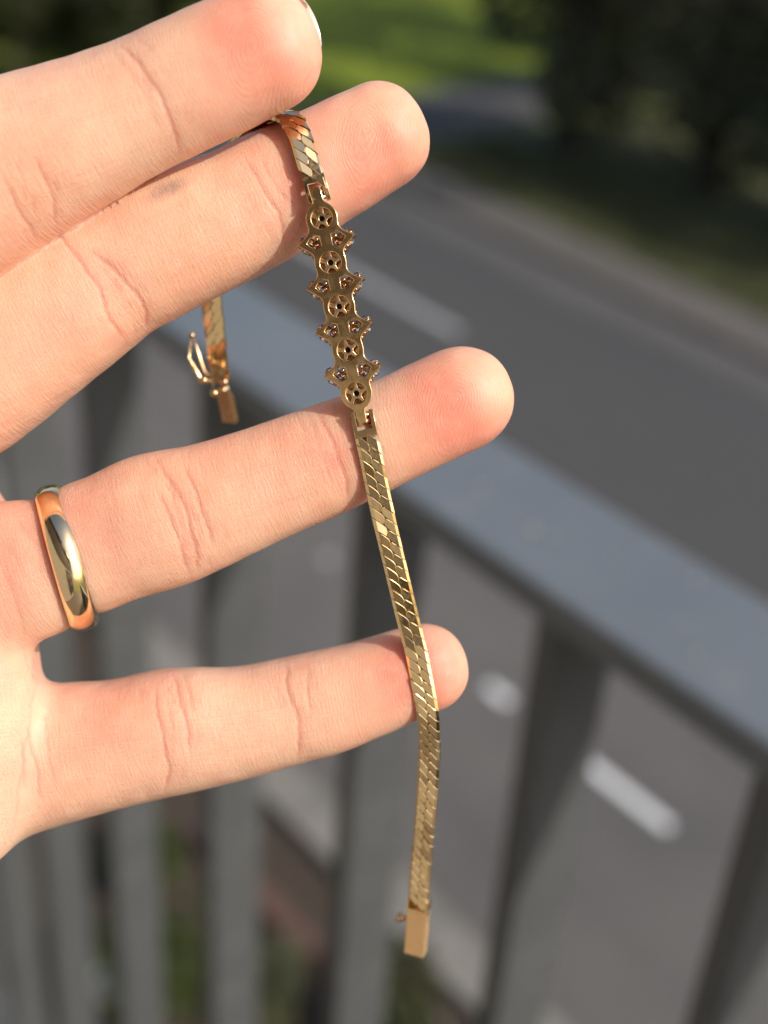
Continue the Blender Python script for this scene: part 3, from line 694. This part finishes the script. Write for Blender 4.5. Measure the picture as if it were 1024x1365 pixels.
def link_mesh(side):
    o = [(-1.25, -.475), (-.9, -.86), (-.5, -1.30), (-.25, -1.60), (-.06, -1.88), (.06, -2.15), (.10, -2.42), (.05, -2.70), (-.06, -2.98), (-.22, -3.22), (-.5, -2.99), (-.9, -2.56), (-1.25, -2.18)]
    out_t = (-1.65, -.035); out_b = (-1.65, -1.745)
    if side: o = [(-x, -y) for x, y in o]; out_t = (-out_t[0], -out_t[1]); out_b = (-out_b[0], -out_b[1])
    n = len(o); ins = []; area = sum(o[i][0]*o[(i+1) % n][1]-o[(i+1) % n][0]*o[i][1] for i in range(n)); sg = 1 if area > 0 else -1
    for i in range(n):
        p0, p1, p2 = o[i-1], o[i], o[(i+1) % n]
        e1 = Vector((p1[0]-p0[0], p1[1]-p0[1])).normalized(); e2 = Vector((p2[0]-p1[0], p2[1]-p1[1])).normalized()
        nn = Vector((-(e1.y+e2.y), e1.x+e2.x)).normalized()*sg*.075
        ins.append((p1[0]+nn.x, p1[1]+nn.y))
    ins[0] = (o[0][0], o[0][1]-.08*(1 if not side else -1)); ins[-1] = (o[-1][0], o[-1][1]+.08*(1 if not side else -1))
    V = [(x, y, 0) for x, y in ins]+[(x, y, -.055) for x, y in o]+[(x, y, -.85) for x, y in o]
    V += [(*out_t, -.25), (*out_b, -.25), (*out_t, -.8), (*out_b, -.8)]
    T, B, TL, BL = 3*n, 3*n+1, 3*n+2, 3*n+3
    Fc = [tuple(reversed(range(n)))]
    for i in range(n-1): Fc.append((i, i+1, n+i+1, n+i)); Fc.append((n+i, n+i+1, 2*n+i+1, 2*n+i))
    Fc.append((n, T, 0)); Fc.append((0, T, B, n-1)); Fc.append((n-1, B, 2*n-1))
    Fc.append((T, TL, BL, B)); Fc.append((n, 2*n, TL, T)); Fc.append((B, BL, 3*n-1, 2*n-1)); Fc.append((2*n, 3*n-1, BL, TL)); Fc.append(tuple(range(2*n, 3*n)))
    V = [tuple(c*MM for c in p) for p in V]
    me = bpy.data.meshes.new('link'); me.from_pydata(V, [], Fc); me.update()
    import bmesh
    bm = bmesh.new(); bm.from_mesh(me); bmesh.ops.recalc_face_normals(bm, faces=bm.faces); bm.to_mesh(me); bm.free()
    me.materials.append(M['gold']); return me
LM = [link_mesh(0), link_mesh(1)]
PITCH_MM = 1.78
def chain(at, s0, s1, root, c0, tilt=.02, mats=None):
    k = 0; s = s0; r = random.Random(3)
    wob = [0, 0]; side_done = False
    while s < s1:
        for side in ((1, 0, 1) if s == s0 else (0, 1)):
            off = (s + (.00205 if side == 0 else -.00205)*0)
            first = s == s0 and side == 1 and k == 0 and not side_done; side_done = side_done or first
            p, x, y, z = at(s+(0 if side == 0 else (-.00035 if first else .00143)))
            o = bpy.data.objects.new('link', LM[side]); COL.objects.link(o); o.parent = root
            wob[side] = .55*wob[side]+r.gauss(0, tilt)
            rot = Matrix.Rotation(r.gauss(0, tilt*.6)+wob[side]*.5, 4, 'X') @ Matrix.Rotation(r.gauss(0, tilt)+wob[side], 4, 'Y')
            yoff = .0021 if side == 0 else -.0021
            o.matrix_local = Matrix.Translation(Vector(-c0)) @ mat4(p, x, y, z) @ rot @ Matrix.Translation(Vector((0, yoff, 0)))
        s += PITCH_MM*MM; k += 1
    # added core strip under the links, painted dark as shade in the gaps
    V = []; Fc = []; n = max(6, int((s1-s0)/.0009))
    for i in range(n):
        p, x, y, z = at(s0+(s1-s0)*i/(n-1))
        for a, b in ((-1.3, -.2), (1.3, -.2), (1.3, -.6), (-1.3, -.6)): V.append(p+x*a*MM+z*b*MM-c0)
    for i in range(n-1):
        for q in range(4): Fc.append((i*4+q, i*4+(q+1) % 4, i*4+4+(q+1) % 4, i*4+4+q))
    Fc += [(0, 1, 2, 3), (n*4-1, n*4-2, n*4-3, n*4-4)]
    mesh('chain_core', V, Fc, M['gold_dark'], root)
def extruded(name, outline, holes, th, bev, m, root, cyc=True):
    cu = bpy.data.curves.new(name, 'CURVE'); cu.dimensions = '2D'; cu.fill_mode = 'BOTH'
    cu.extrude = max(th/2-bev, 1e-5); cu.bevel_depth = bev; cu.bevel_resolution = 2; cu.offset = -bev
    for pts in [outline]+holes:
        sp = cu.splines.new('POLY'); sp.points.add(len(pts)-1); sp.use_cyclic_u = True
        for i, p in enumerate(pts): sp.points[i].co = (p[0], p[1], 0, 1)
    o = bpy.data.objects.new(name, cu); COL.objects.link(o)
    dg = bpy.context.evaluated_depsgraph_get(); me = bpy.data.meshes.new_from_object(o.evaluated_get(dg), depsgraph=dg)
    bpy.data.objects.remove(o); me.materials.clear(); me.materials.append(m)
    me.polygons.foreach_set('use_smooth', [abs(q.normal.z) < .97 for q in me.polygons])
    ob = bpy.data.objects.new(name, me); COL.objects.link(ob)
    if root: ob.parent = root
    return ob
def sm2(pts, it=2, closed=True):
    for _ in range(it):
        q = []
        for i in range(len(pts)):
            a = pts[i]; b = pts[(i+1) % len(pts)]
            q += [(a[0]*.75+b[0]*.25, a[1]*.75+b[1]*.25), (a[0]*.25+b[0]*.75, a[1]*.25+b[1]*.75)]
        pts = q
    return pts
def circ(cx, cy, r, n=28, ph=0): return [(cx+r*math.cos(2*math.pi*i/n+ph), cy+r*math.sin(2*math.pi*i/n+ph)) for i in range(n)]
def gem_mesh():
    n = 8; V = [(0, 0, .62)]; Fc = []
    for r, z, ph in ((.98, .02, 0), (1.0, -.06, .39), (.58, -.34, 0)):
        for i in range(n): a = 2*math.pi*(i+ph/.785*.5)/n; V.append((r*math.cos(a), r*math.sin(a), z))
    for i in range(n):
        j = (i+1) % n
        Fc += [(0, 1+i, 1+j), (1+i, 1+n+i, 1+j), (1+j, 1+n+i, 1+n+j), (1+n+i, 1+2*n+i, 1+n+j), (1+n+j, 1+2*n+i, 1+2*n+j)]
    Fc.append(tuple(1+2*n+i for i in range(n)))
    me = bpy.data.meshes.new('gem'); me.from_pydata(V, [], Fc); me.update()
    import bmesh
    bm = bmesh.new(); bm.from_mesh(me); bmesh.ops.recalc_face_normals(bm, faces=bm.faces); bm.to_mesh(me); bm.free()
    me.materials.append(M['gem']); return me
GEM = gem_mesh()

def bracelet():
    c0 = C(440, 300, .19)
    root = place_root('bracelet', c0, label='gold flat link bracelet with openwork gem setting draped over the middle finger', cat='bracelet')
    T0 = Matrix.Translation(Vector(-c0))
    cz = np.array([0, 0, 1.])
    # --- plate axis
    P1 = C(429, 291, .1890); P5 = C(475.2, 524.3, .1910)
    ydir = (P1-P5); Lp = np.linalg.norm(ydir); ydir /= Lp; sp = Lp/4/MM          # spacing in mm
    z0 = cz-ydir*(cz@ydir); z0 /= np.linalg.norm(z0)
    # turn so the right rim shows a little
    x0 = np.cross(ydir, z0); ang = math.radians(-5); z1 = z0*math.cos(ang)+x0*math.sin(ang); x1 = np.cross(ydir, z1)
    PM = T0 @ mat4(P1, x1, ydir, z1)
    pl = place = bpy.data.objects.new('setting', None)
    right = [(.74, 4.4), (.70, 2.35), (1.25, 1.9), (1.9, 1.25), (2.22, .5), (2.25, -.3)]
    for k in range(4):
        y = -k*sp
        right += [(2.12, y-.95), (2.18, y-1.45), (2.6, y-2.05), (3.2, y-2.5), (4.0, y-sp/2+.1), (4.05, y-sp/2+.02), (4.0, y-sp/2-.08), (3.1, y-sp+2.3), (2.5, y-sp+1.75), (2.12, y-sp+1.25), (2.22, y-sp+.4), (2.25, y-sp-.3)]
    y = -4*sp; right += [(1.95, y-1.2), (1.3, y-1.85), (.72, y-2.3), (.74, y-4.4)]
    outline = right+[(-x, yy) for x, yy in reversed(right)]
    outline = [(x*MM, y_*MM) for x, y_ in sm2(outline, 2)]
    holes = []
    for k in range(5): holes.append([(x*MM, y_*MM) for x, y_ in circ(0, -k*sp, 1.45, 36)])
    pent = [(.84, .68), (.84, -.68), (1.65, -.98), (2.3, -.4), (2.68, .08), (2.25, .56), (1.65, .98)]
    for k in range(4):
        for s in (1, -1):
            holes.append([(s*x*MM, (yy-(k+.5)*sp)*MM) for x, yy in pent])
    pla = extruded('setting_plate', outline, holes, .55*MM, .13*MM, M['gold_plate'], root); pla.matrix_local = PM @ Matrix.Translation((0, 0, -.25*MM))
    rr = random.Random(5)
    hub_me = None
    for k in range(5):
        base = PM @ Matrix.Translation((0, -k*sp*MM, 0)) @ Matrix.Rotation(rr.uniform(-.5, .5), 4, 'Z')
        # rosette: hub tube with lobed spokes in the round window
        pts = []
        for i in range(90):
            a = 2*math.pi*i/90; r = 1.5 if math.cos(5*a) > .5 else (.80 if math.cos(5*a) < .15 else 1.05)
            pts.append((r*math.cos(a)*MM, r*math.sin(a)*MM))
        if hub_me is None:
            hb = extruded('rosette', pts, [[(x*MM, y_*MM) for x, y_ in circ(0, 0, .40, 16)]], .4*MM, .1*MM, M['gold_rose'], root); hub_me = hb.data
        else: hb = bpy.data.objects.new('rosette', hub_me); COL.objects.link(hb); hb.parent = root
        hb.matrix_local = base @ Matrix.Translation((0, 0, -.36*MM))
        v, f = merge(tube([(0, 0, -.3), (0, 0, -.7), (0, 0, -1.5)], [.45, .42, .36], 18, False), tube([(0, 0, -1.2), (0, 0, -1.28), (0, 0, -1.3)], [1.62, 1.3, .42], 24, False), tube([(0, 0, -.55), (0, 0, -1.0), (0, 0, -1.5)], [1.66, 1.85, 2.1], 24, False))
        prs = [tube([(math.cos(a)*1.5, math.sin(a)*1.5, -.5), (math.cos(a)*1.95, math.sin(a)*1.95, -1.4), (math.cos(a)*1.9, math.sin(a)*1.9, -2.2)], [.22, .22, .2], 7) for a in (.78, 2.36, 3.93, 5.5)]
        v, f = merge((v, f), *prs)
        o = mesh('collet', [tuple(c*MM for c in q) for q in v], f, M['gold_rose'], root, True); o.matrix_local = base; o.data.materials[0] = M['gold_inner']
        o = mesh('hole_shade_plug', *ball((0, 0, -.0011), .00042, 14, 6, (1, 1, .3)), M['gold_hole_shade'], root); o.matrix_local = base  # added plug, painted near-black as the shade inside the hub
        g = bpy.data.objects.new('gemstone', GEM); COL.objects.link(g); g.parent = root
        g.matrix_local = base @ Matrix.Translation((0, 0, -2.1*MM)) @ Matrix.Scale(1.7*MM, 4)
    claw_me = None
    for k in range(4):
        for s in (1, -1):
            base = PM @ Matrix.Translation((0, -(k+.5)*sp*MM, 0)) @ (Matrix.Identity(4) if s == 1 else Matrix.Rotation(math.pi, 4, 'Y') @ Matrix.Scale(-1, 4, (0, 0, 1)))
            if claw_me is None:
                pr = []
                for (x, y_) in ((3.62, .55), (3.4, -.5), (2.8, -1.25), (1.0, 1.3), (.95, -1.2), (3.9, .0), (2.3, -1.75)):
                    pr.append(ball((x, y_, -1.7), .27, 8, 6)); pr.append(tube([(x*.93, y_*.93, -.5), (x, y_, -.9), (x, y_, -1.7)], .22, 8))
                pr.append(tube([(1.35, -.35, -.1), (1.35, -.35, -1.2)], [.42, .3], 12, False)); pr.append(tube([(1.35, -.35, -.3), (1.35, -.35, -1.0)], [.2, .2], 10))
                pr.append(ball((1.3, .42, -.42), .36, 12, 8)); pr.append(tube([(1.3, .42, -.5), (2.0, .1, -.75), (2.9, 0, -.7)], .24, 8))
                pr.append(tube([(.7, 0, -.55), (1.35, -.3, -.5), (1.6, -1.0, -.6)], .18, 8))
                v, f = merge(*pr); oc = mesh('claw_setting', [tuple(c*MM for c in q) for q in v], f, M['gold_inner'], root, True); claw_me = oc.data
            else: oc = bpy.data.objects.new('claw_setting', claw_me); COL.objects.link(oc); oc.parent = root
            oc.matrix_local = base
            for (x, y_, r_) in ((2.15, .12, .62), (3.15, .5, .72), (3.05, -.65, .66), (1.5, -.2, .8)):
                g = bpy.data.objects.new('small_gemstone', GEM); COL.objects.link(g); g.parent = root
                zz = -.62 if r_ < .63 else -1.15
                g.matrix_local = base @ Matrix.Translation((x*MM, y_*MM, zz*MM)) @ Matrix.Rotation(rr.uniform(-.25, .25), 4, 'X') @ Matrix.Scale(r_*MM, 4)
    # --- hinges
    def bracket(M_, flip, nm='hinge'):
        s = -1 if flip else 1        # opening towards the plate
        U = [(-1.62, -1.0), (-1.62, 2.75), (-1.02, 2.75), (-1.02, .12), (1.02, .12), (1.02, 2.75), (1.62, 2.75), (1.62, -1.0)]
        o = extruded(nm, [(x*MM, s*y_*MM) for x, y_ in U], [], 1.05*MM, .07*MM, M['gold_plate'], root); o.matrix_local = M_ @ Matrix.Translation((0, 0, -.5*MM))
        v, f = tube([(-1.3, s*2.15, -.5), (-.4, s*2.15, -.5), (.4, s*2.15, -.5), (1.3, s*2.15, -.5)], [.36]*4, 12)
        v2, f2 = tube([(-.9, s*1.3, -.85), (.9, s*1.3, -.85)], .62, 16)
        v, f = merge((v, f), (v2, f2)); q = mesh('hinge_pin', [tuple(c*MM for c in p) for p in v], f, M['gold_rose'], root, True); q.matrix_local = M_
    # lower bracket at plate bottom, slightly swung to follow the chain
    hb = C(485.5, 566, .1897)
    # --- chain paths
    low = [C(489, 582, .1917), C(501, 640, .1925), C(516.5, 710, .1945), C(532.5, 778, .1965), C(547, 838, .1985), C(554, 866, .1988), C(563, 912, .1990), C(569.5, 950, .2000), C(571.3, 992, .2030), C(570, 1040, .2062), C(565, 1100, .2097), C(560.5, 1152, .2132), C(556.5, 1206, .2160)]
    P = catmull(low, 20); P[:260] = clear_of_hand(P, .0009)[:260]
    for _ in range(10): P[1:-1] = .5*P[1:-1]+.25*(P[:-2]+P[2:])
    tw = np.interp(np.linspace(0, 1, len(P)), [0, .25, .45, .6, .75, 1], [-5, -3, 6, 9, 13, 17])
    uu = np.linspace(0, 1, len(P)); tw = tw+3.2*np.sin(uu*31)+2.0*np.sin(uu*57+1)
    nz = np.stack([np.sin(np.radians(-tw)), np.full(len(P), .12), np.cos(np.radians(tw))], 1)
    at, L = frames(P, nz)
    p, x, y, z = at(0.0); bracket(T0 @ mat4(p+y*.9*MM, x, y, z), False)
    chain(at, 0.0012, L-.0004, root, c0, .024)
    # --- box clasp hanging at the end
    p, x, y, z = at(L); BM = T0 @ mat4(p, x, y, z)
    def part(nm, vf, m, smooth=False, mt=None):
        o = mesh(nm, [tuple(c*MM for c in q) for q in vf[0]], vf[1], m, root, smooth); o.matrix_local = mt or BM; return o
    bx = part('box_clasp', merge(box(-1.62, 1.62, -9.8, -1.05, -1.9, .15, .1)), M['gold_brushed'])
    part('end_cap', merge(box(-1.72, -1.42, -1.0, .75, -1.8, .15, .06), box(1.42, 1.72, -1.0, .75, -1.8, .15, .06), box(-1.75, 1.75, -1.25, -.95, -1.95, .25, .08), box(-1.42, 1.42, -.95, .5, -1.7, -.95, .05)), M['gold'])
    part('catch_knob', merge(tube([(-1.5, -3.9, -.9), (-2.4, -3.95, -.9), (-2.8, -4.0, -.85), (-3.3, -3.9, -.9), (-3.55, -3.8, -.9)], [.42, .4, .75, .85, .4], 14), ball((-2.7, -3.6, -.5), .5, 10, 8)), M['gold_rose'], True)
    # --- upper chain: back of hand side, over the finger, down to the plate
    p1 = P1+ydir*(3.05+.9+1.15)*MM
    up = [C(297, 508, .2235), C(292, 470, .2205), C(287, 430, .2185), C(283, 392, .2165), C(281, 350, .2140), C(284, 300, .2110), C(292, 250, .2085), C(306, 210, .2050), C(330, 178, .2000), C(360, 152, .1940), C(384, 152, .1905), C(401, 182, .1888), C(411, 214, .1885), p1]
    P = catmull(up, 22); K = 22*11
    P = clear_of_hand(P, .00095)
    for _ in range(14): P[1:-1] = .5*P[1:-1]+.25*(P[:-2]+P[2:])
    g = grad(hand_sdf, P); g /= np.linalg.norm(g, axis=1)[:, None]
    u = np.linspace(0, 1, len(P))
    ctrl = np.array([[0, .35, .1, .93], [.3, .3, .1, .9], [.42, .05, .25, -.9], [.55, -.1, .6, -.7], [.66, -.15, .98, .15], [.76, .05, .75, .65], [.86, .12, .3, .95], [1, .1, .1, 1]])
    nz = np.stack([np.interp(u, ctrl[:, 0], ctrl[:, i]) for i in (1, 2, 3)], 1)
    # the strip passes behind the finger with its other face, so keep the normal pointing away from the finger
    ct2 = np.array([[0, .32, -.05, -.95], [.4, .2, 0, -1], [.55, -.1, .5, -.85], [.64, -.25, .95, -.2], [.72, -.1, .9, .45], [.82, .10, .45, .9], [1, .1, .1, 1]])
    nz = np.stack([np.interp(u, ct2[:, 0], ct2[:, i]) for i in (1, 2, 3)], 1)
    at2, L2 = frames(P, nz)
    chain(at2, .001, L2-.0006, root, c0, .03)
    p, x, y, z = at2(L2); bracket(T0 @ mat4(p-y*.1*MM, x, y, z), True)
    # --- tongue and safety catch on the other end
    p, x, y, z = at2(0.0); E = C(308, 561, .2275)-p; ln = np.linalg.norm(E); ey = -E/ln; ez = z-ey*(z@ey); ez /= np.linalg.norm(ez); ex = np.cross(ey, ez)
    TM = T0 @ mat4(p, ex, ey, ez)
    part('clasp_tongue', merge(box(-1.25, 1.25, -ln/MM, -1.4, -.75, -.2, .08), box(-1.35, 1.35, -ln/MM, -2.4, -.15, .25, .08)), M['gold_rose'], mt=TM)
    def cam_pts(pp): return [tuple((C(*q)-c0)/MM) for q in pp]
    I4 = Matrix.Identity(4)
    part('safety_catch', merge(tube(cam_pts([(284, 508, .2205), (268, 507, .2200), (259, 490, .2195), (252, 478, .2195), (253, 462, .2195), (256, 449, .2195), (262, 462, .2195), (268, 482, .2195), (273, 496, .2200), (282, 503, .2205)]), [.32, .5, .38, .22, .2, .28, .2, .22, .3, .3], 10),
        ball(cam_pts([(256, 447, .2193)])[0], .55, 12, 8), ball(cam_pts([(272, 507, .2195)])[0], .72, 12, 8)), M['gold_rose'], True, I4)
    part('tongue_hinge', merge(ball(cam_pts([(298, 509, .2205)])[0], .75, 12, 8, (1.1, .8, .8)), ball(cam_pts([(286, 524, .2215)])[0], .72, 12, 8), ball(cam_pts([(298, 520, .2215)])[0], .62, 12, 8), tube(cam_pts([(284, 524, .2222), (305, 516, .2222)]), .42, 10)), M['gold_rose'], True, I4)
bracelet()

# ------------------------------------------------------------------ ring
def ring():
    c = C(89.0, 744, .2005); n = np.array([.962, .262, -.22]); n /= np.linalg.norm(n)
    zc = np.array([0, 0, 1.]); e1 = zc-n*(zc@n); e1 /= np.linalg.norm(e1); e2 = np.cross(n, e1)
    R = 9.6; V = []; Fc = []; na, npf = 144, 22; hw, th = 2.2, 1.45
    prof = []
    for i in range(npf):
        a = 2*math.pi*i/npf; ca, sa = math.cos(a), math.sin(a)
        prof.append((math.copysign(abs(ca)**.9, ca)*hw, (sa*th if sa > 0 else sa*.25)))
    for k in range(na):
        a = 2*math.pi*k/na; rad = e1*math.cos(a)*.93+e2*math.sin(a)*1.0
        dent = 1+.004*math.sin(3*a+1)+.002*math.sin(11*a)
        for x, r in prof: V.append((rad*(R+r)*dent+n*x)*MM)
    for k in range(na):
        for i in range(npf): Fc.append((k*npf+i, k*npf+(i+1) % npf, ((k+1) % na)*npf+(i+1) % npf, ((k+1) % na)*npf+i))
    o = mesh('ring', V, Fc, M['gold_ring'], None, True)
    o.matrix_world = CM @ Matrix.Translation(Vector(c)); tag(o, 'plain polished gold band worn low on the ring finger', 'ring')
ring()
